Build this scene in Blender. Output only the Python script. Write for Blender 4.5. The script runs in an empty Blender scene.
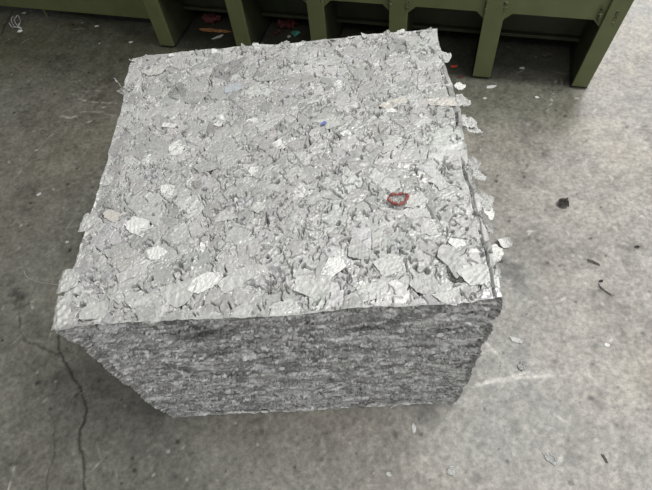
import bpy, bmesh, math
import numpy as np
from mathutils import Matrix, Vector

scene = bpy.context.scene
COL = scene.collection
rng = np.random.default_rng(11)

# ------------------------------------------------------------------ camera
F = 517.9
R = np.array([[0.99619855, 0.070361, 0.05135939],
              [-0.03057331, 0.83447753, -0.55019318],
              [-0.0815704, 0.54653142, 0.83345647]])
T = np.array([0.14506179, -0.40729261, 1.4413721])
BW, BD, BH = 0.8, 0.7754, 0.6179          # bale


def ray(x, y):
    return R @ np.array([(x - 326) / F, -(y - 245) / F, -1.0])


def onz(x, y, z=0.0):
    d = ray(x, y)
    return T + (z - T[2]) / d[2] * d


cam = bpy.data.cameras.new('camera')
cam.sensor_width = 36
cam.lens = F / 652 * 36
cam.clip_start = 0.02
cob = bpy.data.objects.new('camera', cam)
COL.objects.link(cob)
m = Matrix.Identity(4)
for i in range(3):
    for j in range(3):
        m[i][j] = R[i][j]
    m[i][3] = T[i]
cob.matrix_world = m
scene.camera = cob


# ------------------------------------------------------------------ noise
def vnoise(x, y, seed):
    xi = np.floor(x).astype(np.int64)
    yi = np.floor(y).astype(np.int64)
    fx = x - xi
    fy = y - yi
    fx = fx * fx * (3 - 2 * fx)
    fy = fy * fy * (3 - 2 * fy)

    def h(a, b):
        n = (a * 374761393 + b * 668265263 + seed * 974634777) & 0xFFFFFFFF
        n = ((n ^ (n >> 13)) * 1274126177) & 0xFFFFFFFF
        n = n ^ (n >> 16)
        return (n & 0xFFFF) / 32767.5 - 1.0
    a = h(xi, yi) * (1 - fx) + h(xi + 1, yi) * fx
    b = h(xi, yi + 1) * (1 - fx) + h(xi + 1, yi + 1) * fx
    return a * (1 - fy) + b * fy


def fbm(x, y, s, octv=4, seed=1):
    o = np.zeros(np.broadcast(x, y).shape)
    a, t = 1.0, 0.0
    for k in range(octv):
        o += a * vnoise(x / s + 31.7 * k, y / s - 17.3 * k, seed + k)
        t += a
        a *= 0.55
        s *= 0.5
    return o / t


# ------------------------------------------------------------------ mesh helpers
def link_mesh(name, me, mat, parent=None, loc=None, rot=None):
    o = bpy.data.objects.new(name, me)
    COL.objects.link(o)
    if mat is not None:
        me.materials.append(mat)
    if parent is not None:
        o.parent = parent
    if loc is not None:
        o.location = tuple(float(v) for v in loc)
    if rot is not None:
        o.rotation_euler = tuple(float(v) for v in rot)
    return o


def grid_mesh(name, V, nu, nv, extra=None, smooth=True):
    """V: (nu*nv,3) laid out i*nv+j"""
    me = bpy.data.meshes.new(name)
    i, j = np.meshgrid(np.arange(nu - 1), np.arange(nv - 1), indexing='ij')
    a = (i * nv + j).ravel()
    Fc = np.stack([a, a + nv, a + nv + 1, a + 1], 1)
    return faces_mesh(me, V, Fc, smooth)


def faces_mesh(me, V, Q, smooth=True):
    n = len(Q)
    k = Q.shape[1]
    me.vertices.add(len(V))
    me.vertices.foreach_set('co', np.ascontiguousarray(V, dtype=np.float32).ravel())
    me.loops.add(n * k)
    me.loops.foreach_set('vertex_index', np.ascontiguousarray(Q, dtype=np.int32).ravel())
    me.polygons.add(n)
    me.polygons.foreach_set('loop_start', np.arange(0, n * k, k, dtype=np.int32))
    me.polygons.foreach_set('use_smooth', np.full(n, smooth))
    me.update(calc_edges=True)
    return me


def colour_attr(me, rgb):
    at = me.attributes.new('tone', 'FLOAT_COLOR', 'POINT')
    c = np.ones((len(rgb), 4), dtype=np.float32)
    c[:, :3] = rgb
    at.data.foreach_set('color', c.ravel())


def float_attr(me, name, v):
    at = me.attributes.new(name, 'FLOAT', 'POINT')
    at.data.foreach_set('value', np.ascontiguousarray(v, dtype=np.float32))


def bm_obj(name, bm, mat, parent=None, loc=None, rot=None, smooth=False):
    me = bpy.data.meshes.new(name)
    bmesh.ops.recalc_face_normals(bm, faces=bm.faces)
    bm.to_mesh(me)
    bm.free()
    if smooth:
        for p in me.polygons:
            p.use_smooth = True
    return link_mesh(name, me, mat, parent, loc, rot)


def box(bm, x0, x1, y0, y1, z0, z1, bev=0.0):
    r = bmesh.ops.create_cube(bm, size=1)
    for v in r['verts']:
        v.co = Vector(((x0 + x1) / 2 + v.co.x * (x1 - x0), (y0 + y1) / 2 + v.co.y * (y1 - y0),
                       (z0 + z1) / 2 + v.co.z * (z1 - z0)))
    if bev:
        es = list({e for v in r['verts'] for e in v.link_edges})
        bmesh.ops.bevel(bm, geom=es, offset=bev, segments=2, affect='EDGES', profile=0.5)


def empty(name, loc, rz=0.0):
    o = bpy.data.objects.new(name, None)
    o.empty_display_size = 0.05
    COL.objects.link(o)
    o.location = tuple(float(v) for v in loc)
    o.rotation_euler = (0, 0, rz)
    return o


def tag(o, label, cat, group=None):
    o['label'] = label
    o['category'] = cat
    if group:
        o['group'] = group
    return o


def flake_mesh(name, r, seed, aspect=1.0, curl=0.0, crumple=0.08, th=0.0006, rough=0.18, rings=9, seg=44, corner=0.5,
               roll=0.0, drape=0.0):
    """an irregular torn sheet-metal flake: angular outline, folds, thickness"""
    g = np.random.default_rng(seed)
    th_ = np.linspace(0, 2 * np.pi, seg, endpoint=False)
    # angular outline = polygon with random corners
    nc = int(g.integers(5, 8))
    ca = np.sort((np.arange(nc) + g.uniform(-.3, .3, nc)) * 2 * np.pi / nc)
    cr = g.uniform(1 - rough * 1.6, 1 + rough, nc)
    px, py = cr * np.cos(ca), cr * np.sin(ca)
    out = np.zeros(seg)
    for k in range(seg):
        d = np.array([np.cos(th_[k]), np.sin(th_[k])])
        best = 9
        for q in range(nc):
            a = np.array([px[q], py[q]])
            b = np.array([px[(q + 1) % nc], py[(q + 1) % nc]])
            e = b - a
            den = d[0] * e[1] - d[1] * e[0]
            if abs(den) < 1e-9:
                continue
            s = (a[0] * e[1] - a[1] * e[0]) / den
            u = (a[0] * d[1] - a[1] * d[0]) / den
            if s > 0 and -1e-6 <= u <= 1 + 1e-6:
                best = min(best, s)
        out[k] = best if best < 9 else 1
    out = out * (1 - corner * 0.2) + corner * 0.2 * out.mean()
    out += g.uniform(-.03, .03, seg) + 0.09 * fbm(np.cos(th_) * 1.5 + seed, np.sin(th_) * 1.5, 0.7, 3, seed)
    verts = [[0, 0]]
    for i in range(1, rings + 1):
        for k in range(seg):
            rr = out[k] * i / rings
            verts.append([rr * np.cos(th_[k]), rr * np.sin(th_[k])])
    P = np.array(verts)
    x, y = P[:, 0] * np.sqrt(aspect), P[:, 1] / np.sqrt(aspect)
    z = np.zeros(len(x))
    for k in range(6):
        a = g.uniform(0, np.pi)
        fr = g.uniform(1.5, 5)
        z += crumple * (np.abs(((x * np.cos(a) + y * np.sin(a)) * fr + g.uniform(0, 1)) % 1 - .5) - .25) / np.sqrt(fr)
    z += crumple * 0.6 * fbm(x + 5 * seed % 17, y, 0.35, 3, seed)
    a = g.uniform(0, np.pi)
    w = x * np.cos(a) + y * np.sin(a)
    z += curl * w * w * np.where(w > 0, 1, .4)
    if roll:                                # roll up round an axis parallel to y
        ang = x * roll
        x2 = np.sin(ang) / roll
        z = z * 0.5 + (1 - np.cos(ang)) / roll
        x = x2
    if drape:                               # bends down past x = 0 (over an edge)
        ang = np.clip(x, 0, None) * drape
        x = np.where(x > 0, np.sin(ang) / drape, x)
        z = z - np.where(ang > 0, (1 - np.cos(ang)) / drape, 0)
    top = np.stack([x, y, z], 1) * r
    # thickness along the local normal, estimated as +z for flat flakes
    n = len(top)
    V = np.concatenate([top, top - np.array([0, 0, th])])
    f = []
    for k in range(seg):
        f.append((0, 1 + k, 1 + (k + 1) % seg, 1 + (k + 1) % seg))
    tri = [(0, 1 + k, 1 + (k + 1) % seg) for k in range(seg)]
    quad = []
    for i in range(rings - 1):
        for k in range(seg):
            a0 = 1 + i * seg + k
            a1 = 1 + i * seg + (k + 1) % seg
            quad.append((a0, a0 + seg, a1 + seg, a1))
    allf = [t for t in tri] + quad
    allf += [tuple(n + v for v in reversed(t)) for t in tri + quad]
    b = 1 + (rings - 1) * seg
    for k in range(seg):
        a0, a1 = b + k, b + (k + 1) % seg
        allf.append((a0, n + a0, n + a1, a1))
    me = bpy.data.meshes.new(name)
    me.from_pydata(V.tolist(), [], allf)
    me.update()
    return me


def tube_mesh(name, pts, rad, seg=6):
    pts = [Vector(p) for p in pts]
    V, Fc = [], []
    for i, p in enumerate(pts):
        t = (pts[min(i + 1, len(pts) - 1)] - pts[max(i - 1, 0)]).normalized()
        u = t.cross(Vector((0.13, 0.2, 1))).normalized()
        w = t.cross(u)
        r = rad[i] if hasattr(rad, '__len__') else rad
        for k in range(seg):
            a = 2 * math.pi * k / seg
            V.append(tuple(p + (u * math.cos(a) + w * math.sin(a)) * r))
    for i in range(len(pts) - 1):
        for k in range(seg):
            Fc.append((i * seg + k, i * seg + (k + 1) % seg, (i + 1) * seg + (k + 1) % seg, (i + 1) * seg + k))
    Fc.append(tuple(range(seg))[::-1])
    Fc.append(tuple((len(pts) - 1) * seg + k for k in range(seg)))
    me = bpy.data.meshes.new(name)
    me.from_pydata(V, [], Fc)
    me.update()
    for p in me.polygons:
        p.use_smooth = True
    return me


# ------------------------------------------------------------------ materials
def newmat(name):
    mt = bpy.data.materials.new(name)
    mt.use_nodes = True
    nt = mt.node_tree
    b = nt.nodes['Principled BSDF']
    return mt, nt, b


def nd(nt, t, **kw):
    n = nt.nodes.new(t)
    for k, v in kw.items():
        setattr(n, k, v)
    return n


def mat_tone(name, metallic, r0, r1, bump_scale, bump_str, speck_scale, speck_lo, speck_hi, spec=0.5, stretch=(1, 1, 1), det=4, nr=0.5):
    mt, nt, b = newmat(name)
    at = nd(nt, 'ShaderNodeAttribute', attribute_name='tone')
    gl = nd(nt, 'ShaderNodeAttribute', attribute_name='gloss')
    tc = nd(nt, 'ShaderNodeTexCoord')
    mp = nd(nt, 'ShaderNodeMapping')
    mp.inputs['Scale'].default_value = stretch
    nt.links.new(tc.outputs['Object'], mp.inputs['Vector'])
    nz = nd(nt, 'ShaderNodeTexNoise')
    nz.inputs['Scale'].default_value = speck_scale
    nz.inputs['Detail'].default_value = det
    nz.inputs['Roughness'].default_value = nr
    nt.links.new(mp.outputs['Vector'], nz.inputs['Vector'])
    mr = nd(nt, 'ShaderNodeMapRange')
    mr.inputs['From Min'].default_value = 0.3
    mr.inputs['From Max'].default_value = 0.7
    mr.inputs['To Min'].default_value = speck_lo
    mr.inputs['To Max'].default_value = speck_hi
    nt.links.new(nz.outputs['Fac'], mr.inputs['Value'])
    mx = nd(nt, 'ShaderNodeVectorMath', operation='SCALE')
    nt.links.new(at.outputs['Color'], mx.inputs[0])
    nt.links.new(mr.outputs['Result'], mx.inputs['Scale'])
    nt.links.new(mx.outputs['Vector'], b.inputs['Base Color'])
    rr = nd(nt, 'ShaderNodeMapRange')
    rr.inputs['To Min'].default_value = r0
    rr.inputs['To Max'].default_value = r1
    nt.links.new(gl.outputs['Fac'], rr.inputs['Value'])
    nt.links.new(rr.outputs['Result'], b.inputs['Roughness'])
    b.inputs['Metallic'].default_value = metallic
    b.inputs['Specular IOR Level'].default_value = spec
    if bump_str:
        n2 = nd(nt, 'ShaderNodeTexNoise')
        n2.inputs['Scale'].default_value = bump_scale
        n2.inputs['Detail'].default_value = 3
        nt.links.new(mp.outputs['Vector'], n2.inputs['Vector'])
        bp = nd(nt, 'ShaderNodeBump')
        bp.inputs['Strength'].default_value = bump_str
        bp.inputs['Distance'].default_value = 0.002
        nt.links.new(n2.outputs['Fac'], bp.inputs['Height'])
        nt.links.new(bp.outputs['Normal'], b.inputs['Normal'])
    return mt


def mat_plain(name, col, rough, metallic=0.0, var=0.12, scale=40, bump=0.15, bdist=0.001):
    mt, nt, b = newmat(name)
    tc = nd(nt, 'ShaderNodeTexCoord')
    nz = nd(nt, 'ShaderNodeTexNoise')
    nz.inputs['Scale'].default_value = scale
    nz.inputs['Detail'].default_value = 5
    nt.links.new(tc.outputs['Object'], nz.inputs['Vector'])
    rp = nd(nt, 'ShaderNodeValToRGB')
    rp.color_ramp.elements[0].position = 0.3
    rp.color_ramp.elements[1].position = 0.7
    rp.color_ramp.elements[0].color = tuple(c * (1 - var) for c in col) + (1,)
    rp.color_ramp.elements[1].color = tuple(min(1, c * (1 + var)) for c in col) + (1,)
    nt.links.new(nz.outputs['Fac'], rp.inputs['Fac'])
    nt.links.new(rp.outputs['Color'], b.inputs['Base Color'])
    b.inputs['Roughness'].default_value = rough
    b.inputs['Metallic'].default_value = metallic
    if bump:
        bp = nd(nt, 'ShaderNodeBump')
        bp.inputs['Strength'].default_value = bump
        bp.inputs['Distance'].default_value = bdist
        nt.links.new(nz.outputs['Fac'], bp.inputs['Height'])
        nt.links.new(bp.outputs['Normal'], b.inputs['Normal'])
    return mt


M_BALE = mat_tone('pressed_aluminium', 0.22, 0.36, 0.72, 260, 0.12, 190, 0.80, 1.12, spec=0.35)
M_FLOOR = mat_tone('worn_concrete', 0.0, 0.30, 0.62, 420, 0.25, 75, 0.50, 1.48, det=9, nr=0.78)
M_FLAKE = mat_plain('aluminium_flake', (0.57, 0.57, 0.555), 0.5, 0.15, 0.10, 90, 0.8, 0.004)
M_FLAKE_W = mat_plain('bright_aluminium_flake', (0.76, 0.76, 0.74), 0.5, 0.1, 0.05, 90, 0.7, 0.004)
M_FLAKE_G = mat_plain('dull_aluminium_flake', (0.45, 0.45, 0.44), 0.5, 0.15, 0.15, 90, 0.8, 0.004)
M_FLAKE_P = mat_plain('cream_flake', (0.66, 0.63, 0.59), 0.5, 0.2, 0.06, 120, 0.3)
M_FLAKE_B = mat_plain('bluish_flake', (0.50, 0.53, 0.57), 0.55, 0.1, 0.08, 120, 0.3)
M_BLUE = mat_plain('blue_paint_scrap', (0.14, 0.20, 0.45), 0.5, 0.0, 0.2, 200, 0.3)
M_RED = mat_plain('faded_red_rim', (0.27, 0.07, 0.06), 0.6, 0.0, 0.6, 150, 0.3)
M_REDDK = mat_plain('dark_red_scrap', (0.12, 0.03, 0.027), 0.5, 0.0, 0.4, 60, 0.3)
M_ORANGE = mat_plain('orange_scrap', (0.36, 0.17, 0.06), 0.5, 0.0, 0.3, 60, 0.3)
M_REDBR = mat_plain('bright_red_scrap', (0.60, 0.10, 0.05), 0.5, 0.0, 0.3, 60, 0.3)
M_TEAL = mat_plain('teal_scrap', (0.10, 0.36, 0.29), 0.4, 0.0, 0.3, 60, 0.3)
M_DARK = mat_plain('black_grime', (0.085, 0.078, 0.07), 0.6, 0.0, 0.3, 60, 0.3)
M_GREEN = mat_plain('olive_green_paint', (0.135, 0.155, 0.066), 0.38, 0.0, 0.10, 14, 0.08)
M_GREEND = mat_plain('shaded_green_paint', (0.05, 0.058, 0.03), 0.5, 0.0, 0.25, 12, 0.1)  # darker copy of the olive paint; shade inside the bays put into its colour
M_WELD = mat_plain('scuffed_weld', (0.14, 0.15, 0.08), 0.45, 0.2, 0.45, 160, 0.8)
M_BLACK = mat_plain('flat_black', (0.02, 0.02, 0.02), 0.6, 0.0, 0.2, 60, 0.1)

# ------------------------------------------------------------------ floor
def axis(lo, hi, step, far_lo, far_hi):
    a = list(np.arange(lo, hi + step / 2, step))
    s, v = step, hi
    while v < far_hi:
        s *= 1.35
        v += s
        a.append(v)
    s, v = step, lo
    while v > far_lo:
        s *= 1.35
        v -= s
        a.insert(0, v)
    return np.array(a)


ax = axis(-1.75, 1.75, 0.004, -7, 7)
ay = axis(-0.42, 2.3, 0.004, -6, 9)
GX, GY = np.meshgrid(ax, ay, indexing='ij')
Z = 0.0008 * fbm(GX, GY, 0.30, 5, 3)


def poly_dist(pts, pad=0.12, wob=0.013):
    """distance of the floor vertices to a polyline given in photo pixels, only near it; also arc parameter"""
    P = np.array([onz(*p)[:2] for p in pts])
    D = np.full(GX.shape, 9.0)
    i0, i1 = np.searchsorted(ax, [P[:, 0].min() - pad, P[:, 0].max() + pad])
    j0, j1 = np.searchsorted(ay, [P[:, 1].min() - pad, P[:, 1].max() + pad])
    sx, sy = GX[i0:i1, j0:j1].copy(), GY[i0:i1, j0:j1].copy()
    wx = sx + wob * fbm(sx, sy, 0.05, 4, 51)
    wy = sy + wob * fbm(sx, sy, 0.05, 4, 52)
    d = np.full(sx.shape, 9.0)
    for a, b in zip(P[:-1], P[1:]):
        e = b - a
        t = np.clip(((wx - a[0]) * e[0] + (wy - a[1]) * e[1]) / (e @ e), 0, 1)
        d = np.minimum(d, np.hypot(wx - a[0] - t * e[0], wy - a[1] - t * e[1]))
    D[i0:i1, j0:j1] = d
    return D


tone = np.ones(GX.shape + (3,))
n1 = fbm(GX, GY, 0.9, 4, 21)
n2 = fbm(GX, GY, 0.22, 4, 22)
n3 = fbm(GX, GY, 0.05, 4, 23)
n4 = fbm(GX, GY, 0.014, 2, 24)
wear_and_light = np.clip(0.5 + 0.50 * (GX + 0.10 * GY - 0.22) / 0.9 + 0.18 * n1, 0, 1)      # pale right to dark left: staining plus light falloff painted in
wear_and_light = wear_and_light * wear_and_light * (3 - 2 * wear_and_light)
base_pale = np.array([0.345, 0.324, 0.294])
base_dark = np.array([0.178, 0.170, 0.142])
tone[:] = base_dark + (base_pale - base_dark) * wear_and_light[..., None]
lum = 1 + 0.18 * n1 + 0.30 * n2 + 0.30 * n3 + 0.30 * n4
tone *= lum[..., None]
warm = fbm(GX, GY, 0.35, 3, 31)
tone *= 1 + warm[..., None] * np.array([0.05, 0.0, -0.06])
gloss = np.clip(0.55 + 0.35 * n2 + 0.25 * n3, 0, 1)
# darker, smoother band on the concrete along the machine
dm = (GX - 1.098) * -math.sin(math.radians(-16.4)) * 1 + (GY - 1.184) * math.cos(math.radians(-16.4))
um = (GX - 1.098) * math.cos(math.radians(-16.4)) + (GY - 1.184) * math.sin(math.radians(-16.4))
dark_band = np.clip((dm + 0.42 + 0.12 * n1 + 0.14 * n2) / 0.30, 0, 1) * np.clip((0.02 - um + 0.10 * n2) / 0.10, 0, 1)
tone *= 1 - dark_band[..., None] * np.array([0.50, 0.48, 0.54])
under = np.clip((dm + 0.012 * n3 + 0.01) / 0.03, 0, 1) * (um < 0) * (um > -1.86)      # bay shade painted dark onto the floor below the machine
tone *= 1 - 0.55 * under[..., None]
gloss = np.clip(gloss * (1 - 0.7 * dark_band), 0, 1)

# small dark oily spots and pale chips
g = np.random.default_rng(5)


def blot(x, y, r, f, soft=0.6, col=None, squash=1.0, ang=0.0):
    i0, i1 = np.searchsorted(ax, [x - 2 * r * max(1, squash), x + 2 * r * max(1, squash)])
    j0, j1 = np.searchsorted(ay, [y - 2 * r * max(1, squash), y + 2 * r * max(1, squash)])
    if i1 <= i0 or j1 <= j0:
        return
    sx, sy = GX[i0:i1, j0:j1] - x, GY[i0:i1, j0:j1] - y
    u = (sx * math.cos(ang) + sy * math.sin(ang)) / squash
    v = -sx * math.sin(ang) + sy * math.cos(ang)
    d = np.hypot(u, v) / r + 0.45 * n3[i0:i1, j0:j1] + 0.3 * n4[i0:i1, j0:j1]
    k = np.clip((1 - d) / soft, 0, 1)[..., None]
    if col is None:
        tone[i0:i1, j0:j1] *= 1 - k * (1 - f)
    else:
        tone[i0:i1, j0:j1] += (np.array(col) - tone[i0:i1, j0:j1]) * k * f


for k in range(800):
    blot(g.uniform(-1.7, 1.7), g.uniform(-.4, 2.2), g.uniform(0.0025, 0.007), g.uniform(0.3, 0.7), soft=.35)
for k in range(520):
    blot(g.uniform(-1.7, 1.7), g.uniform(-.4, 2.2), g.uniform(0.002, 0.006), g.uniform(0.3, 0.7), col=(0.6, 0.59, 0.56),
         squash=g.uniform(1, 3), ang=g.uniform(0, 3.14))
for k in range(40):
    blot(g.uniform(-1.7, 1.7), g.uniform(-.4, 2.2), g.uniform(0.02, 0.07), g.uniform(0.72, 0.9), soft=0.9)
for px, py, r, f in ((20, 296, .05, .40), (14, 292, .03, .35), (510, 270, .05, .72), (567, 440, .012, .5), (572, 455, .022, .72),
                     (395, 434, .012, .5), (475, 478, .02, .6), (185, 403, .012, .45), (60, 60, .09, .85), (560, 335, .03, .85),
                     (600, 405, .03, .8), (645, 130, .03, .6), (648, 140, .015, .5), (555, 360, .012, .6), (76, 395, .01, .4),
                     (560, 90, .02, .6), (590, 398, .008, .4), (617, 425, .006, .4), (540, 310, .014, .7), (465, 325, .03, .8)):
    p = onz(px, py)
    blot(p[0], p[1], r, f, soft=0.8)

cracks = (([(57, 336), (60, 352), (73, 372), (82, 392), (86, 408), (83, 424), (79, 440), (81, 455), (84, 475), (86, 500)], 0.0034, 1.0),
          ([(17, 312), (22, 330), (26, 340), (40, 347), (58, 353)], 0.0024, 0.7),
          ([(50, 414), (53, 430), (54, 450), (48, 470), (47, 492)], 0.0024, 0.55),
          ([(84, 390), (75, 395), (70, 402)], 0.002, 0.6),
          ([(0, 36), (6, 22), (13, 10)], 0.005, 0.7),
          ([(60, 352), (70, 350), (82, 356)], 0.002, 0.5))
for pts, w, s in cracks:
    d = poly_dist(pts)
    k = np.exp(-(d / (w * (1.1 + 0.6 * n3))) ** 2) * s
    tone *= (1 - 0.80 * k)[..., None]
    Z -= 0.003 * k
    gloss = np.clip(gloss + 0.4 * k, 0, 1)

scr = (([(472, 386), (492, 381), (520, 378), (552, 375)], .0045, 1.0), ([(486, 384), (500, 379), (528, 373)], .004, .9),
       ([(487, 344), (495, 352), (504, 362)], .0045, .8), ([(560, 375), (578, 371), (598, 380)], .0025, .45),
       ([(548, 412), (556, 417), (564, 421)], .003, .6), ([(78, 98), (90, 102), (117, 103)], .003, .5),
       ([(62, 116), (70, 118), (77, 116)], .005, .6), ([(86, 92), (92, 90), (101, 91)], .003, .45),
       ([(8, 490), (13, 474), (15, 460)], .0025, .55), ([(318, 428), (322, 440), (327, 455)], .003, .4),
       ([(93, 470), (100, 462), (105, 458)], .003, .4), ([(394, 449), (393, 462)], .003, .35),
       ([(80, 112), (100, 112), (114, 116)], .0025, .4), ([(38, 398), (42, 404), (46, 400)], .003, .4),
       ([(600, 480), (620, 470), (640, 472)], .003, .3), ([(640, 430), (652, 437)], .003, .35),
       ([(590, 140), (595, 147)], .004, .4), ([(578, 160), (590, 176)], .003, .3), ([(540, 215), (556, 228)], .0025, .25),
       ([(330, 450), (325, 460), (318, 468)], .003, .3), ([(150, 457), (154, 458)], .004, .5), ([(37, 130), (43, 128)], .004, .4))
for pts, w, s in scr:
    d = poly_dist(pts, 0.05, 0.004)
    k = np.exp(-(d / w) ** 2) * s * np.clip(0.75 + 1.1 * n4 + 0.5 * n3, 0.05, 1)
    tone += (np.array([0.62, 0.60, 0.56]) - tone) * k[..., None]
# a few hundred faint drag marks
for k in range(240):
    x, y, a, L = g.uniform(-1.7, 1.7), g.uniform(-.4, 2.2), g.uniform(0, 3.14), g.uniform(.02, .09)
    blot(x, y, 0.0026, g.uniform(.15, .4), col=(0.55, 0.53, 0.50) if k % 3 else (0.1, 0.1, 0.09), squash=L / 0.005, ang=a)

V = np.stack([GX.ravel(), GY.ravel(), Z.ravel()], 1)
me = grid_mesh('floor', V, len(ax), len(ay))
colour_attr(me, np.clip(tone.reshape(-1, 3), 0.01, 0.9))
float_attr(me, 'gloss', gloss.ravel())
floor = link_mesh('floor', me, M_FLOOR)
floor['kind'] = 'structure'


# ------------------------------------------------------------------ bale
def deform(P):
    """the bale's overall out-of-true shape, shared by all faces so that the edges meet"""
    x, y, z = P[:, 0], P[:, 1], P[:, 2]
    o = P.copy()
    up = np.clip(z / BH, 0, 1)
    lowf = up ** 0.5
    o[:, 2] += up * (0.007 * fbm(x, y, 0.22, 3, 71) - 0.002)
    o[:, 0] += np.where(x < 0, -1, 1) * np.abs(x) / (BW / 2) * (0.010 * fbm(y + 3 * z, z + x, 0.12, 3, 72) + 0.003 * fbm(y, z * 6 + x, 0.03, 2, 73))
    o[:, 1] += (np.abs(y - BD / 2) / (BD / 2)) * (0.007 * fbm(x, z * 2 + y, 0.15, 3, 74) + 0.0035 * fbm(x, z * 4 + y, 0.018, 2, 75))
    # swollen front left corner of the top
    k = np.exp(-((x + BW / 2) / 0.10) ** 2 - (y / 0.16) ** 2) * np.clip((z - BH + 0.11) / 0.11, 0, 1)
    o[:, 0] -= 0.006 * k
    # rounded front left top shoulder, sagging slightly
    k = np.exp(-((x + BW / 2) / 0.03) ** 2) * np.clip((z - BH + 0.02) / 0.02, 0, 1)
    o[:, 2] -= 0.006 * k
    # slightly ragged foot
    k = np.clip(1 - z / 0.05, 0, 1)
    o[:, 0] *= 1 - 0.012 * k
    return o


def paint_flakes(nu, nv, step, n, rmin, rmax, seed, asp=(1, 2.0), fixed=None, press=0.0, gap=0.55, depth=0.006, tones=(0.5, 0.86),
                 off=0.0006, tilt=0.07, fold=0.0010, white=0.055):
    g = np.random.default_rng(seed)
    H = np.full((nu, nv), -0.004)
    C = np.full((nu, nv, 3), 0.35)
    G = np.full((nu, nv), 0.5)
    pit = np.zeros((nu, nv))
    u = (np.arange(nu) * step)[:, None]
    v = (np.arange(nv) * step)[None, :]
    for q in range(n):
        frac = q / n
        r = rmin + (rmax - rmin) * g.random() ** (1.2 + 1.8 * frac)
        a_ = g.uniform(*asp)
        if fixed is None:
            ang = g.uniform(0, np.pi)
        else:
            ang = fixed + g.normal(0, 0.06)
        cx, cy = g.uniform(0, nu * step), g.uniform(0, nv * step)
        ra, rb = r * np.sqrt(a_), r / np.sqrt(a_)
        e = 1.5 * max(ra, rb)
        ex = 1.5 * (abs(ra * np.cos(ang)) + abs(rb * np.sin(ang))) + step * 3
        ey = 1.5 * (abs(ra * np.sin(ang)) + abs(rb * np.cos(ang))) + step * 3
        i0, i1 = max(0, int((cx - ex) / step)), min(nu, int((cx + ex) / step) + 2)
        j0, j1 = max(0, int((cy - ey) / step)), min(nv, int((cy + ey) / step) + 2)
        if i1 - i0 < 2 or j1 - j0 < 2:
            continue
        X = u[i0:i1] - cx
        Y = v[:, j0:j1] - cy
        A = (X * np.cos(ang) + Y * np.sin(ang)) / ra
        B = (-X * np.sin(ang) + Y * np.cos(ang)) / rb
        # convex polygon-ish outline: max over half planes
        nc = int(g.integers(4, 8))
        th = (np.arange(nc) + g.uniform(-.35, .35, nc)) * 2 * np.pi / nc
        d = np.full(A.shape, -9.0)
        for t in th:
            d = np.maximum(d, (A * np.cos(t) + B * np.sin(t)) / g.uniform(0.62, 1.0))
        d += 0.16 * vnoise(X / (r * 0.45) + q * 7.1, Y / (r * 0.45) + q * 3.3, seed)
        m_ = d < 1
        if not m_.any():
            continue
        ring = (d >= 1) & (d < 1 + 1.7 * step / min(ra, rb))
        sub = H[i0:i1, j0:j1]
        hm = sub[m_].mean()
        fh = np.zeros(A.shape)
        for k in range(4):
            t = g.uniform(0, np.pi)
            fr = g.uniform(0.5, 2.2)
            fh += fold * (np.abs(((A * np.cos(t) + B * np.sin(t)) * fr + g.random()) % 1 - .5) - .25) * 2
        h = min(hm, 0.001) * 0.85 + off + tilt * g.normal() * X + tilt * g.normal() * Y + fh + 0.35 * np.clip(sub - hm, -0.0015, 0.0015)
        h = np.where(h > press, press + (h - press) * 0.35, h)
        sub[m_] = h[m_]
        # gap at part of the rim
        gm = vnoise(X / (r * 0.7) + q * 1.7, Y / (r * 0.7) + q * 2.9, seed + 9)
        gk = ring & (gm > gap - 0.5 * g.random())
        sub[gk] -= depth * (0.4 + 0.9 * g.random())
        c = g.uniform(*tones)
        if g.random() < white * (1 if r < 0.016 else 0.25):
            c = 0.85
        elif g.random() < 0.08:
            c *= 0.78
        tint = np.array([1, 1, 0.985]) + g.normal(0, 0.008, 3)
        C[i0:i1, j0:j1][m_] = np.clip(c * tint, 0, 0.97)
        G[i0:i1, j0:j1][m_] = g.random()
    return H, C, G


def blur(a, n=1):
    for _ in range(n):
        p = np.pad(a, 1, mode='edge')
        a = (p[:-2, 1:-1] + p[2:, 1:-1] + p[1:-1, :-2] + p[1:-1, 2:] + 2 * p[1:-1, 1:-1]) / 6
    return a


class Acc:
    def __init__(s):
        s.V, s.Q, s.C, s.G, s.n = [], [], [], [], 0

    def face(s, o, eu, ev, nrm, lu, lv, step, H, C, G, flip=False):
        nu, nv = H.shape
        U = np.linspace(0, lu, nu)
        W = np.linspace(0, lv, nv)
        uu, ww = np.meshgrid(U, W, indexing='ij')
        P = np.array(o) + uu[..., None] * np.array(eu) + ww[..., None] * np.array(ev)
        ed = np.minimum(np.minimum(uu, lu - uu), np.minimum(ww, lv - ww))
        fade = np.clip(ed / 0.006, 0, 1)
        P = deform(P.reshape(-1, 3)) + (H * fade).reshape(-1, 1) * np.array(nrm)
        i, j = np.meshgrid(np.arange(nu - 1), np.arange(nv - 1), indexing='ij')
        a = (i * nv + j).ravel() + s.n
        q = np.stack([a, a + nv, a + nv + 1, a + 1], 1)
        if flip:
            q = q[:, ::-1]
        s.V.append(P)
        s.Q.append(q)
        s.C.append(C.reshape(-1, 3))
        s.G.append(G.ravel())
        s.n += nu * nv


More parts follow.
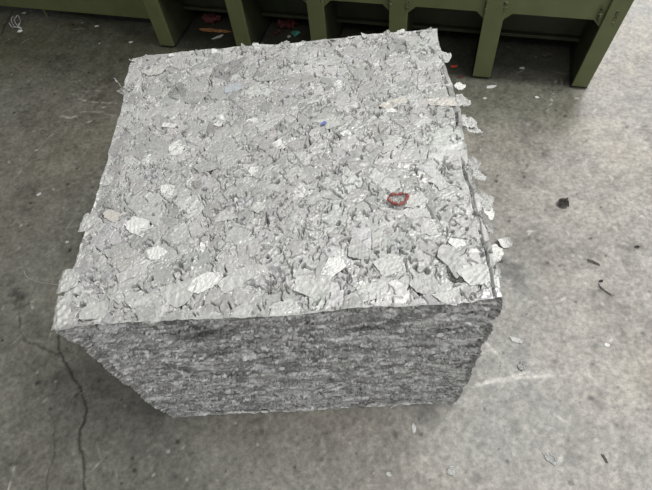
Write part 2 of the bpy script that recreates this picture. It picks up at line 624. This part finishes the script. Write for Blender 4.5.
acc = Acc()
ST = 0.0012
nu, nv = int(BW / ST) + 1, int(BD / ST) + 1
H, C, G = paint_flakes(nu, nv, ST, 5600, 0.006, 0.040, 101, press=0.0, gap=0.40, depth=0.014, tilt=0.05, fold=0.0005,
                       tones=(0.45, 0.62), white=0.022)
uu, vv = np.meshgrid(np.linspace(0, BW, nu), np.linspace(0, BD, nv), indexing='ij')
cr = fbm(uu, vv, 0.03, 2, 68)
H = H + 0.0007 * fbm(uu, vv, 0.014, 3, 61) + (0.0004 + 0.0009 * np.clip(cr, 0, 1)) * (1 - 2 * np.abs(fbm(uu, vv, 0.008, 3, 62)))
# open seam just inside the right hand edge
gs = np.random.default_rng(404)
# slits between folded sheets and small open holes
for k in range(1500):
    cx, cy, an = gs.uniform(0.01, BW - .01), gs.uniform(0.01, BD - .01), gs.uniform(0, 2 * np.pi)
    dens = vnoise(np.array(cx / .05), np.array(cy / .05), 405)
    if dens < -0.25 and gs.random() < .7:
        continue
    if k % 5:
        L, wd, dp, kap = gs.uniform(.006, .022), gs.uniform(.0006, .0014), gs.uniform(.010, .032), gs.normal(0, 45)
    else:
        L, wd, dp, kap = gs.uniform(.001, .005), gs.uniform(.0015, .0035), gs.uniform(.018, .040), 0
    R_ = L + .006
    i0, i1 = max(0, int((cx - R_) / ST)), min(nu, int((cx + R_) / ST) + 2)
    j0, j1 = max(0, int((cy - R_) / ST)), min(nv, int((cy + R_) / ST) + 2)
    X, Y = uu[i0:i1, j0:j1] - cx, vv[i0:i1, j0:j1] - cy
    A = X * np.cos(an) + Y * np.sin(an)
    B = -X * np.sin(an) + Y * np.cos(an) - 0.5 * kap * A * A + 0.0012 * vnoise(A / .004 + k, A * 0, 7)
    e = np.maximum(np.abs(A) - L / 2, 0)
    H[i0:i1, j0:j1] -= dp * np.clip(1.5 - np.hypot(B, e) / wd, 0, 1)
    # one lip of the slit stands a little proud
    H[i0:i1, j0:j1] += 0.0006 * np.clip(1 - np.abs(B - 2.2 * wd) / .004, 0, 1) * (e < .001) * (B > 1.2 * wd)
seam = np.abs(uu - (BW - 0.012 + 0.006 * fbm(vv, vv * 0, 0.06, 3, 66)))
H = H - 0.016 * np.clip(1.25 - seam / 0.0028, 0, 1) * np.clip((fbm(vv, vv * 0 + 3, 0.09, 3, 67) + 0.25) * 6, 0, 1) * (vv < .62)
# crumpled hollows where thicker wads sit
for px, py, r, dp in ((270, 278, .030, .016), (355, 250, .022, .014), (92, 290, .035, .014), (455, 272, .022, .020), (424, 138, .020, .012),
                      (470, 275, .018, .014), (160, 130, .018, .008), (250, 285, .016, .012), (300, 235, .014, .010), (140, 88, .022, .010),
                      (205, 222, .012, .010), (350, 110, .014, .010), (430, 112, .012, .01), (90, 232, .012, .012), (398, 200, .022, .010)):
    p = onz(px, py, BH)
    d = np.hypot(uu - p[0] - BW / 2, vv - p[1]) / r
    k = np.clip(1 - d * d, 0, 1)
    H = H - dp * k * (0.55 + 0.9 * np.abs(fbm(uu, vv, 0.012, 3, 63)) * 2)
acc.face((-BW / 2, 0, BH), (1, 0, 0), (0, 1, 0), (0, 0, 1), BW, BD, ST, H, C, G)


def strata(lu, lv, step, n, seed):
    nu, nv = int(lu / step) + 1, int(lv / step) + 1
    H, C, G = paint_flakes(nu, nv, step, n, 0.003, 0.013, seed, asp=(4, 14), fixed=0.0, press=0.002, gap=0.3, depth=0.005,
                           tones=(0.22, 0.88), off=0.0003, tilt=0.025, fold=0.0004)
    a, b = np.meshgrid(np.linspace(0, lu, nu), np.linspace(0, lv, nv), indexing='ij')
    H = 0.6 * H + 0.0010 * fbm(a / 6, b, 0.008, 3, seed + 1) + 0.0005 * fbm(a / 3, b, 0.004, 2, seed + 2)
    return H, C, G, a, b


H, C, G, a, b = strata(BW, BH, 0.0017, 12000, 201)
gl_ = np.random.default_rng(771)
for k in range(2300):
    cx, cz = gl_.uniform(0, BW), gl_.uniform(0.01, BH - .012)
    L, hh = gl_.uniform(.008, .034), gl_.uniform(.0012, .0028)
    i0, i1 = max(0, int((cx - L) / .0017)), min(H.shape[0], int((cx + L) / .0017) + 2)
    j0, j1 = max(0, int((cz - .018) / .0017)), min(H.shape[1], int((cz + .018) / .0017) + 2)
    A, B = a[i0:i1, j0:j1] - cx, b[i0:i1, j0:j1] - cz
    B = B - gl_.normal(0, .08) * A - 0.002 * vnoise(A / .006 + k, A * 0, 5)
    body = np.clip(1.3 - np.hypot(np.maximum(np.abs(A) - L * .6, 0), B) / hh, 0, 1)
    if k % 5 < 3 and cz < BH - .02:
        H[i0:i1, j0:j1] += gl_.uniform(.001, .0035) * body
        if k % 5 == 0:
            C[i0:i1, j0:j1][body > .3] = gl_.uniform(.75, .92)  # overhead light catching some ledges, painted in as pale tone
    else:
        H[i0:i1, j0:j1] -= gl_.uniform(.008, .02) * body
# the darker grimy patches pressed into the front
for px, py, r in ((205, 338, .05), (222, 355, .03), (365, 332, .028)):
    d = ray(px, py)
    p = T + (0 - T[1]) / d[1] * d
    k = np.clip(1.2 - np.hypot((a - p[0] - BW / 2) * 0.8 - 0.4 * (b - p[2]), (b - p[2]) * 1.5) / r + 0.7 * fbm(a / 3, b, 0.012, 3, 88), 0, 1)
    C *= (1 - 0.65 * k)[..., None]
acc.face((-BW / 2, 0, 0), (1, 0, 0), (0, 0, 1), (0, -1, 0), BW, BH, 0.0017, H, C, G)
for o, eu, nr, L, fl, sd in (((-BW / 2, 0, 0), (0, 1, 0), (-1, 0, 0), BD, True, 301), ((BW / 2, 0, 0), (0, 1, 0), (1, 0, 0), BD, False, 302),
                             ((-BW / 2, BD, 0), (1, 0, 0), (0, 1, 0), BW, True, 303)):
    H, C, G, a, b = strata(L, BH, 0.003, 4200, sd)
    acc.face(o, eu, (0, 0, 1), nr, L, BH, 0.003, H, C, G, fl)
# underside
nb = 40
acc.face((-BW / 2, 0, 0), (1, 0, 0), (0, 1, 0), (0, 0, -1), BW, BD, 0.02, np.zeros((nb, nb)), np.full((nb, nb, 3), .4), np.full((nb, nb), .5), True)

bale = empty('scrap_bale', (0, BD / 2, 0))
tag(bale, 'large grey pressed cube of shredded aluminium scrap standing on the concrete floor', 'bale')
V = np.concatenate(acc.V)
V[:, 2] = np.maximum(V[:, 2], 0.0012)
me = bpy.data.meshes.new('pressed_block')
faces_mesh(me, V - np.array([0, BD / 2, 0]), np.concatenate(acc.Q))
colour_attr(me, np.concatenate(acc.C))
float_attr(me, 'gloss', np.concatenate(acc.G))
bo = link_mesh('pressed_block', me, M_BALE, bale)


def bl(P):
    return np.array(P) - np.array([0, BD / 2, 0])


def topflake(px, py, rpx, mat, seed, name='flake', aspect=1.2, rz=0.0, lift=0.002, tiltx=0.0, tilty=0.0, label=None, **kw):
    p = onz(px, py, BH)
    p = deform(p[None])[0] + np.array([0, 0, lift])
    r = rpx * np.linalg.norm(p - T) / F
    me = flake_mesh(name, r, seed, aspect=aspect, **kw)
    o = link_mesh(name, me, mat, bale, bl(p), (tiltx, tilty, rz))
    if label:
        o['label'] = label
    return o


# individually visible flakes pressed into the top, at their places
W_, N_, G_, P_, B_ = M_FLAKE_W, M_FLAKE, M_FLAKE_G, M_FLAKE_P, M_FLAKE_B
for q, (px, py, r, mt, asp, rz, lift, tx, ty) in enumerate((
        (178, 146, 10, W_, 1.2, 0.4, .003, .05, 0), (172, 124, 7, W_, 1.8, 0.0, .003, 0, .05), (219, 123, 5, W_, 1.2, .2, .003, 0, 0),
        (287, 141, 11, W_, 1.5, .5, .003, .05, .05), (253, 171, 7, W_, 1.1, .2, .003, .05, 0), (252, 120, 5, W_, 1.6, 0, .003, 0, 0),
        (394, 103, 11, P_, 1.9, .05, .003, 0, .04), (438, 101, 15, P_, 2.4, .05, .003, 0, 0), (347, 134, 8, W_, 1.2, .6, .004, .1, .1),
        (393, 142, 15, N_, 1.6, .6, .004, .05, .1), (330, 122, 11, N_, 1.6, .1, .003, 0, .05), (233, 88, 9, B_, 1.3, .1, .003, 0, 0),
        (166, 190, 8, W_, .8, .4, .004, .1, 0), (157, 252, 10, W_, 1.3, .3, .004, .1, .1), (207, 281, 15, W_, 1.5, .4, .005, .12, .05),
        (136, 224, 14, W_, 1.0, .2, .004, .1, .06), (108, 214, 9, P_, 1.6, -.4, .003, 0, 0), (240, 275, 17, N_, 1.7, .7, .004, .06, -.08),
        (452, 262, 17, G_, .7, .2, .006, -.05, .16), (475, 277, 17, N_, 1.3, -.2, .008, .10, -.08), (457, 244, 8, W_, 1.1, .3, .004, 0, 0),
        (358, 248, 14, G_, .7, .1, .005, .1, .15), (317, 285, 17, N_, 1.6, -.2, .004, .06, 0), (395, 262, 18, N_, 1.5, .3, .004, .05, .05),
        (330, 270, 13, W_, 1.3, .8, .004, .1, 0), (180, 290, 16, N_, 1.4, .2, .004, .06, 0), (150, 300, 15, N_, 1.7, .1, .004, .05, .05),
        (430, 225, 12, N_, 1.3, 0, .004, .05, .05), (415, 200, 13, N_, 1.4, .3, .003, 0, .05), (300, 190, 9, W_, 1.2, .9, .003, .05, 0),
        (260, 205, 10, N_, 1.2, .2, .003, .05, 0), (225, 215, 12, N_, 1.3, -.4, .003, .04, 0), (352, 170, 11, N_, 1.3, .3, .003, 0, 0),
        (120, 250, 13, G_, 1.8, .1, .003, .04, 0), (375, 290, 16, N_, 1.7, .1, .004, .05, 0), (280, 303, 9, N_, 1.7, .2, .003, .04, 0),
        (425, 285, 13, G_, 1.5, -.1, .004, .05, .1), (205, 165, 10, G_, 1.6, .1, .003, 0, .04), (330, 60, 9, N_, 1.8, .2, .003, 0, 0),
        (395, 60, 10, N_, 1.5, -.2, .003, 0, 0), (270, 75, 9, G_, 1.8, .1, .003, 0, 0), (190, 95, 12, G_, 1.8, .1, .003, 0, 0),
        (205, 72, 8, N_, 1.5, .1, .003, .05, 0), (310, 100, 9, G_, 1.6, .1, .003, .03, 0), (155, 70, 10, N_, 1.5, .3, .004, .1, .1),
        (440, 180, 10, N_, 1.2, .2, .003, 0, .06), (100, 312, 14, N_, 2.0, .05, .003, .03, 0), (450, 296, 12, N_, 2.0, .05, .003, .04, 0))):
    topflake(px, py, r, mt, 1000 + q, aspect=asp, rz=rz, lift=(lift - .003) * .5 - .0004, tiltx=tx * .5, tilty=ty * .5, crumple=0.08 if mt is W_ else 0.05, rough=0.36, curl=0.04)

topflake(324, 125, 3, M_BLUE, 1203, aspect=1.6, rz=.6, lift=.0045, label='small blue painted scrap').name = 'flake'

# red rimmed ring (a crushed cap) on the top, with grey crumpled metal inside it
p = onz(398, 199, BH + 0.003)
ringp = []
for k in range(41):
    a = 2 * math.pi * k / 40
    rr = 1 + 0.13 * math.sin(2 * a + 1) + 0.09 * math.sin(3 * a) + 0.05 * math.sin(7 * a)
    ringp.append((0.0165 * rr * math.cos(a), 0.0145 * rr * math.sin(a), 0.002 * math.sin(3 * a + 1) + 0.001))
ro = link_mesh('crushed_ring', tube_mesh('crushed_ring', ringp, [0.0026 + 0.001 * math.sin(k) for k in range(41)], 8), M_RED, bale, bl(p))
ro['label'] = 'small crushed ring with red rim'
o = link_mesh('ring_lining', flake_mesh('ring_lining', 0.012, 77, crumple=0.6, rough=0.2), M_FLAKE, ro, (0, 0, -0.001))

# torn flaps that stick out past the right hand edge
for q, (px, py, r, mt, asp, rx, ry, rz, zz) in enumerate((
        (459, 99, 7, N_, 1.3, .3, .5, .3, -.004), (463, 119, 10, N_, .8, -.3, .55, .3, -.012), (470, 121, 8, N_, 1.0, .2, .7, .9, -.02),
        (456, 84, 5, W_, 1.0, .2, .4, .1, -.002), (474, 160, 6, G_, .8, .2, .8, .2, -.012), (483, 194, 9, N_, .8, .3, .75, .2, -.02),
        (487, 200, 8, W_, .8, -.3, .95, -.2, -.03), (494, 245, 8, W_, 1.4, .4, .4, .3, -.035), (478, 172, 5, N_, .9, 0, .6, .4, -.01),
        (497, 270, 6, G_, .5, .1, .9, .1, -.012), (490, 225, 6, G_, .5, .1, .9, .1, -.012), (442, 52, 6, N_, .8, .1, .5, .2, -.006))):
    topflake(px + 2.5, py, r * 1.4, mt, 1300 + q, name='edge_flap', aspect=asp, rz=rz, lift=zz, tiltx=rx * .7, tilty=ry * .6, crumple=0.3, curl=0.15, rough=0.25)
# rounded flaps bulging over the left edge
for q, (px, py, r, mt, asp, rz) in enumerate(((65, 280, 17, N_, 1.0, math.pi), (61, 309, 19, N_, 1.0, math.pi + .1), (83, 219, 13, N_, 1.0, math.pi - .1),
                                               (103, 178, 8, N_, 1.1, math.pi), (79, 258, 8, N_, .8, math.pi))):
    topflake(px, py, r, mt, 1400 + q, name='folded_flap', aspect=asp, rz=rz, lift=0.001, crumple=0.10, drape=2.4, rough=0.05, rings=14, corner=4)
# curls and slivers standing along the back edge
for k in range(20):
    t = (k + .5) / 20 + rng.uniform(-.02, .02)
    px, py = 131 + t * 305, 57 - t * 30
    topflake(px, py + 2, rng.uniform(2.5, 5), (N_, G_, W_)[k % 3], 1500 + k, name='edge_flap', aspect=rng.uniform(.8, 2), rz=rng.uniform(0, 3),
             lift=.001, tiltx=rng.uniform(-.6, .6), tilty=rng.uniform(-.5, .5), crumple=0.25, curl=.3)
# wispy torn strip sticking up at the left edge
p = onz(124, 90, BH)
for q, (dx, r, ry, rz) in enumerate(((0.0, 0.0115, -1.75, .5), (0.010, 0.007, -1.45, .2))):
    me = flake_mesh('torn_strip', r, 1650 + q, aspect=4.5, crumple=.25, curl=.25, rough=.1)
    v0 = np.array([me.vertices[k].co.x for k in range(len(me.vertices))]).min()
    for v in me.vertices:
        v.co.x -= v0
    link_mesh('torn_strip', me, (G_, N_)[q], bale, bl(p + np.array([dx, 0, 0])), (0, ry, rz))
topflake(129, 88, 7, G_, 1601, name='torn_strip', aspect=2.2, rz=.5, lift=.005, tiltx=.2, tilty=-.3, crumple=.3, curl=.5)
# torn slivers along the lower front edge
for k in range(26):
    x = rng.uniform(-BW / 2 + .03, BW / 2 - .03)
    me = flake_mesh('edge_flap', rng.uniform(.004, .011), 1700 + k, aspect=rng.uniform(1.5, 5), crumple=.3, curl=.3, rough=.3)
    link_mesh('edge_flap', me, (N_, G_, G_, W_)[k % 4], bale, bl((x, .001, rng.uniform(.006, .02))), (rng.uniform(.2, 1.2), rng.uniform(-.3, .3), rng.uniform(-.5, .5)))
# a few pale chips stuck on the front
for q, (px, py, r) in enumerate(((440, 335, 3.5), (282, 369, 3), (146, 352, 3), (457, 404, 4))):
    d = ray(px, py)
    p = T + (-0.004 - T[1]) / d[1] * d
    me = flake_mesh('flake', r * np.linalg.norm(p - T) / F, 1800 + q, aspect=1.3, crumple=.15)
    link_mesh('flake', me, W_, bale, bl(p), (math.pi / 2 - .3, .2, 0))

# ------------------------------------------------------------------ green machine
ANG = math.radians(-16.4)
mach = empty('baling_machine', (1.098, 1.184, 0), ANG)
tag(mach, 'dark olive green steel machine base with open bays standing behind the bale', 'machine')
CENT = [(-0.058, 0.0), (-0.437, -0.367), (-0.785, -0.715), (-1.112, -1.045), (-1.462, -1.394), (-1.850, -1.782)]
OT = 0.285
for k, (a, b_) in enumerate(CENT):
    bm = bmesh.new()
    box(bm, a, b_, 0.0, 0.014, 0.012, 0.46, 0.002)           # front flange
    wb = bmesh.new()
    box(wb, a + 0.003, b_ - 0.003, 0.014, 0.30, 0.012, 0.46)   # web running back
    if k == 0:
        for v in wb.verts:
            v.co.x += v.co.z * (0.075 + 0.25 * (v.co.x + 0.03))
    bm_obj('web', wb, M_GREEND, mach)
    if k == 0:                                   # the end plate leans outwards a little
        for v in bm.verts:
            v.co.x += v.co.z * (0.075 + 0.5 * (v.co.x + 0.03) * 0.5)
    bm_obj('post', bm, M_GREEN, mach)
    bm = bmesh.new()
    box(bm, a - 0.004, b_ + 0.004, 0.012, 0.28, 0.0, 0.012)
    bm_obj('foot_plate', bm, M_BLACK, mach)
# rail with chamfered bay corners
bm = bmesh.new()
box(bm, -1.85, 0.0, 0.016, 0.030, OT, 0.50, 0.0015)
ch = 0.028
for (a0, b0), (a1, b1) in zip(CENT[1:], CENT[:-1]):
    if a1 > -0.1:
        a1 += 0.02
    for x, s in ((b0, 1), (a1, -1)):
        vs = []
        for y in (0.016, 0.030):
            vs.append([bm.verts.new((x - s * .002, y, OT + .001)), bm.verts.new((x + s * ch, y, OT + .001)), bm.verts.new((x - s * .002, y, OT - ch))])
        bm.faces.new(vs[0])
        bm.faces.new(vs[1][::-1])
        for i in range(3):
            j = (i + 1) % 3
            bm.faces.new((vs[0][i], vs[0][j], vs[1][j], vs[1][i]))
bm_obj('front_rail', bm, M_GREEN, mach)
# shelf flange under the rail
bm = bmesh.new()
box(bm, -1.85, 0, 0.030, 0.30, 0.40, 0.414)
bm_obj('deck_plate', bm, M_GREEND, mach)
bm = bmesh.new()
box(bm, -1.84, -0.004, 0.205, 0.225, 0.078, 0.40, 0.002)
box(bm, -1.84, -0.004, 0.185, 0.205, 0.078, 0.092, 0.002)
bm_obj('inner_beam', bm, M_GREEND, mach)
# side part of the machine to the left
bm = bmesh.new()
box(bm, -3.4, -1.85, 0.13, 0.15, 0.050, 0.46, 0.003)
box(bm, -3.4, -1.85, 0.15, 0.25, 0.050, 0.064)
bm_obj('side_skirt', bm, M_GREEN, mach)
bm = bmesh.new()
box(bm, -2.30, -1.86, 0.17, 0.24, 0.0, 0.052, 0.003)
bm_obj('dark_block', bm, M_BLACK, mach)  # black block filling the gap below the skirt
bm = bmesh.new()
bmesh.ops.create_cone(bm, cap_ends=True, segments=12, radius1=0.007, radius2=0.007, depth=0.05, matrix=Matrix.Translation((-2.56, 0.15, 0.026)))
bm_obj('levelling_bolt', bm, M_WELD, mach, smooth=False)
# body above, mostly unseen; height guessed, made tall to block light
bm = bmesh.new()
box(bm, -3.4, 0.0, 0.03, 1.1, 0.50, 2.25, 0.006)
bm_obj('housing', bm, M_GREEN, mach)
bm = bmesh.new()
box(bm, -3.4, 0.0, 1.08, 1.1, 0.02, 0.50, 0.003)
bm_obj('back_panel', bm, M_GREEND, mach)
bm = bmesh.new()
box(bm, -0.012, 0.0, 0.30, 1.08, 0.02, 0.50, 0.002)
bm_obj('end_light_blocker', bm, M_GREEN, mach)  # unseen panel added to keep doorway light out of the bays
bm = bmesh.new()
box(bm, -3.36, -0.04, 0.06, 1.06, 2.25, 2.29, 0.006)
bm_obj('top_plate', bm, M_GREEN, mach)
# weld beads at the joints between rail and posts
for k, (a, b_) in enumerate(CENT[:-1]):
    for x in (a + 0.004, b_ - 0.004):
        bm = bmesh.new()
        g2 = np.random.default_rng(int(900 + k * 2 + (x > (a + b_) / 2)))
        for q in range(6):
            r = bmesh.ops.create_icosphere(bm, subdivisions=2, radius=float(g2.uniform(.003, .0065)))
            for v in r['verts']:
                v.co += Vector((x + float(g2.normal(0, .003)), 0.0 + float(g2.normal(0, .001)), OT + 0.004 + q * 0.009 + float(g2.normal(0, .002))))
            for v in r['verts']:
                v.co.y = (v.co.y) * 0.7 + 0.002
        bm_obj('weld_bead', bm, M_WELD, mach, smooth=True)


# ------------------------------------------------------------------ loose scraps on the floor
def scrap(px, py, rpx, mat, seed, label, name='metal_flake', cat='metal flake', aspect=1.4, rz=0.0, crumple=.10, curl=.2, rot=(0, 0), group=None,
          z=None, **kw):
    p = onz(px, py, 0.002)
    rpx = rpx * (0.62 if rpx < 9 or py > 50 else 0.8)
    r = rpx * np.linalg.norm(p - T) / F
    me = flake_mesh(name, r, seed, aspect=aspect, crumple=crumple, curl=curl, **kw)
    o = link_mesh(name, me, mat, None, p, (rot[0], rot[1], rz))
    # settle on the floor
    mw = Matrix.Translation((0, 0, 0)) @ o.rotation_euler.to_matrix().to_4x4()
    lo = min((mw @ v.co).z for v in me.vertices)
    o.location.z = 0.0004 - lo
    tag(o, label, cat, group)
    return o


scrap(517, 340, 8, M_FLAKE, 1, 'pale elongated metal flake on the floor right of the bale, above the crinkled one', aspect=2.2, rz=-.5)
scrap(522, 366, 8, M_FLAKE_G, 2, 'crinkled grey metal flake on the floor just above the long white scratch', aspect=1.2, rz=.3, crumple=.35, curl=.35)
scrap(504, 243, 13, M_FLAKE_W, 3, 'bright curled metal flake on the floor seen just past the right edge of the bale', aspect=1.6, rz=.2, crumple=.25, curl=.3, roll=1.2)
scrap(500, 261, 4, M_DARK, 4, 'tiny dark scrap on the floor just below the bright curled flake', name='scrap_piece', cat='scrap', aspect=1.6, rz=.1)
o = scrap(563, 204, 9, M_DARK, 5, 'black crumpled lump of grime on the pale floor right of the bale', name='debris_lump', cat='debris', aspect=1.4, crumple=.6, curl=.1)
scrap(593, 262, 6, M_DARK, 6, 'thin black sliver pointing diagonally on the pale right side floor', name='scrap_sliver', cat='scrap', aspect=4.5, rz=-.7, crumple=.15)
scrap(604, 290, 5, M_DARK, 7, 'very thin dark sliver on the pale floor below the black diagonal one', name='scrap_sliver', cat='scrap', aspect=9, rz=-.9, crumple=.08)
scrap(601, 281, 3, M_DARK, 8, 'dark speck of grime at the upper end of the very thin sliver', name='debris_lump', cat='debris', crumple=.5)
scrap(637, 247, 3.5, M_DARK, 9, 'round dark speck of grime by itself near the right edge of the photo', name='debris_lump', cat='debris', crumple=.5)
scrap(550, 458, 8, M_FLAKE_G, 10, 'curled two tone metal flake on the floor at bottom right', aspect=2.2, rz=-.8, curl=.5, crumple=.2)
scrap(605, 459, 4.5, M_DARK, 11, 'small dark sliver on the floor in the bottom right corner area', name='scrap_sliver', cat='scrap', aspect=3.2, rz=-1.2)
scrap(607, 345, 4, M_FLAKE_W, 12, 'small white chip on the bare floor to the far right of the scratch', aspect=1.6, rz=-.5)
scrap(414, 429, 5, M_FLAKE_W, 13, 'upright looking pale sliver on the floor below the front right of the bale', name='scrap_sliver', cat='scrap', aspect=2.6, rz=1.5)
scrap(389, 474, 4, M_FLAKE, 14, 'small pale chip at the bottom of the floor left of the grey scrap', aspect=1.4, rz=-.5)
scrap(452, 471, 7, M_FLAKE, 15, 'grey torn scrap at the bottom of the floor below the bale corner', name='scrap_piece', cat='scrap', aspect=1.2, rz=.4, crumple=.3)
scrap(491, 87, 6, M_FLAKE_W, 16, 'bright flake lying at the foot of the second machine post from the right', aspect=1.9, rz=.1)
scrap(537, 97, 3, M_FLAKE_W, 17, 'tiny bright chip on the dark floor in front of the right bay', aspect=1.4)
scrap(485, 98, 3, M_FLAKE, 18, 'tiny pale chip just in front of the bright flake by the post', aspect=1.3)
scrap(522, 68, 3, M_FLAKE, 19, 'tiny pale chip lying inside the right bay of the machine', aspect=1.6)
scrap(546, 56, 7, M_DARK, 20, 'dark crumpled scrap lying inside the right bay of the machine', name='scrap_piece', cat='scrap', crumple=.5, aspect=1.5)
scrap(454, 67, 5, M_REDBR, 21, 'bright red scrap on the floor between bale and machine', name='scrap_piece', cat='scrap', aspect=1.8, rz=.2, crumple=.4)
scrap(461, 77, 4, M_REDDK, 22, 'dark red scrap on the floor just below the bright red one', name='scrap_piece', cat='scrap', aspect=2.0, rz=0, crumple=.3)
scrap(20, 31, 4, M_FLAKE_W, 23, 'bright chip on the dark floor at the end of the tangled wire', aspect=1.2)
scrap(24, 13, 3, M_FLAKE, 24, 'small pale chip beside the green machine skirt at top left', aspect=1.4)
scrap(97, 26, 3, M_FLAKE, 25, 'tiny pale chip on the dark floor in front of the left skirt', aspect=1.4)
scrap(131, 42, 3, M_FLAKE, 26, 'tiny pale chip on the floor between the left post and the bale', aspect=1.4)
scrap(39, 194, 4, M_FLAKE, 27, 'small pale chip on the dark floor left of the bale', aspect=1.6, rz=.6)
scrap(67, 242, 2.5, M_FLAKE, 28, 'tiny round pale chip close to the left side of the bale', aspect=1.2)

# scraps inside the shaded bays, seen above the back edge of the bale
o = scrap(216, 31, 9, M_ORANGE, 41, 'orange strip of scrap lying in the dark bay behind the bale', name='scrap_strip', cat='scrap', aspect=6, rz=-.30, crumple=.12, curl=.05)
o = scrap(217, 38, 6, M_FLAKE, 42, 'pale scrap strip just in front of the orange strip', name='scrap_strip', cat='scrap', aspect=3.2, rz=.35, crumple=.2)
o = scrap(214, 21, 10, M_REDDK, 43, 'dark rust red crumpled scrap behind the orange strip', name='scrap_piece', cat='scrap', aspect=1.5, rz=-.2, crumple=.6)
o = scrap(288, 27, 10, M_REDDK, 44, 'dark red crumpled scrap lying in the dark bay behind the teal piece', name='scrap_piece', cat='scrap', aspect=1.6, rz=-.2, crumple=.7)
o = scrap(296, 35, 6, M_TEAL, 45, 'teal green scrap beside dark red scrap in the bay', name='scrap_piece', cat='scrap', aspect=1.3, rz=.5, crumple=.8)
o = scrap(277, 34, 5, M_REDDK, 46, 'small dark red scrap left of the teal piece', name='scrap_piece', cat='scrap', aspect=1.5, rz=.9, crumple=.6)
o = scrap(289, 37, 3.5, M_FLAKE, 47, 'small pale chip between the teal piece and the bale', aspect=1.4, crumple=.4)


def wire(name, pix, rad, mat, label, cat, zs=None, wob=0.0):
    P = [onz(a, b) for a, b in pix]
    P = np.array(P)
    # smooth (Catmull-Rom)
    out = []
    for i in range(len(P) - 1):
        p0, p1, p2, p3 = P[max(i - 1, 0)], P[i], P[i + 1], P[min(i + 2, len(P) - 1)]
        for t in np.linspace(0, 1, 7)[:-1]:
            out.append(0.5 * ((2 * p1) + (-p0 + p2) * t + (2 * p0 - 5 * p1 + 4 * p2 - p3) * t * t + (-p0 + 3 * p1 - 3 * p2 + p3) * t ** 3))
    out.append(P[-1])
    c = out[0].copy()
    c[2] = 0
    pts = []
    for i, q in enumerate(out):
        pts.append(tuple(q - c + np.array([0, 0, rad + wob * (0.5 - 0.5 * math.cos(i * 0.9))])))
    o = link_mesh(name, tube_mesh(name, pts, rad, 6), mat, None, c)
    tag(o, label, cat)
    return o


wire('wire', [(24, 270), (27, 277), (38, 282), (50, 284), (62, 285)], .0011, M_FLAKE_G, 'thin curved wire on the floor beside the bale\'s front left bulge', 'wire')
wire('wire', [(14, 17), (12, 22), (16, 28), (21, 24), (19, 17), (15, 20), (18, 27), (22, 29), (13, 28), (10, 24)], .0026, M_FLAKE_G,
     'tangled dark grey wire on the floor at the top left corner', 'wire', wob=.006)

# ------------------------------------------------------------------ light
w = bpy.data.worlds.new('hall')
w.use_nodes = True
nt = w.node_tree
bg = nt.nodes['Background']
tc = nd(nt, 'ShaderNodeTexCoord')
dt = nd(nt, 'ShaderNodeVectorMath', operation='DOT_PRODUCT')
dt.inputs[1].default_value = Vector((0.78, -0.30, 0.5)).normalized()
nt.links.new(tc.outputs['Generated'], dt.inputs[0])
rp = nd(nt, 'ShaderNodeValToRGB')
rp.color_ramp.elements[0].position = 0.0
rp.color_ramp.elements[0].color = (0.10, 0.10, 0.095, 1)
rp.color_ramp.elements[1].position = 0.9
rp.color_ramp.elements[1].color = (0.92, 0.93, 0.93, 1)
mr = nd(nt, 'ShaderNodeMapRange')
mr.inputs['From Min'].default_value = -0.9
mr.inputs['From Max'].default_value = 1.0
nt.links.new(dt.outputs['Value'], mr.inputs['Value'])
nt.links.new(mr.outputs['Result'], rp.inputs['Fac'])
nt.links.new(rp.outputs['Color'], bg.inputs['Color'])
bg.inputs['Strength'].default_value = 0.5
scene.world = w


def area(name, loc, target, sx, sy, power, col=(1, 1, 1)):
    L = bpy.data.lights.new(name, 'AREA')
    L.shape = 'RECTANGLE'
    L.size, L.size_y = sx, sy
    L.energy = power
    L.color = col
    o = bpy.data.objects.new(name, L)
    COL.objects.link(o)
    o.location = loc
    o.rotation_euler = (Vector(target) - Vector(loc)).to_track_quat('-Z', 'Y').to_euler()
    return o


area('doorway_daylight', (4.2, 6.0, 2.6), (1.3, 1.2, 0.1), 3.2, 4.0, 200, (0.96, 0.98, 1.0))
area('overhead_light', (2.0, 0.55, 4.6), (0.6, 0.45, 0), 2.2, 1.6, 160, (1.0, 0.99, 0.96))
area('overhead_light', (0.2, -2.3, 4.6), (0.1, 0.2, 0), 2.2, 1.2, 38, (1.0, 0.99, 0.96))  # unseen fill light added to brighten the bale's front face

scene.view_settings.view_transform = 'Standard'
scene.view_settings.look = 'None'
scene.view_settings.exposure = 0.0
scene.view_settings.gamma = 1.0
scene.view_settings.use_curve_mapping = False
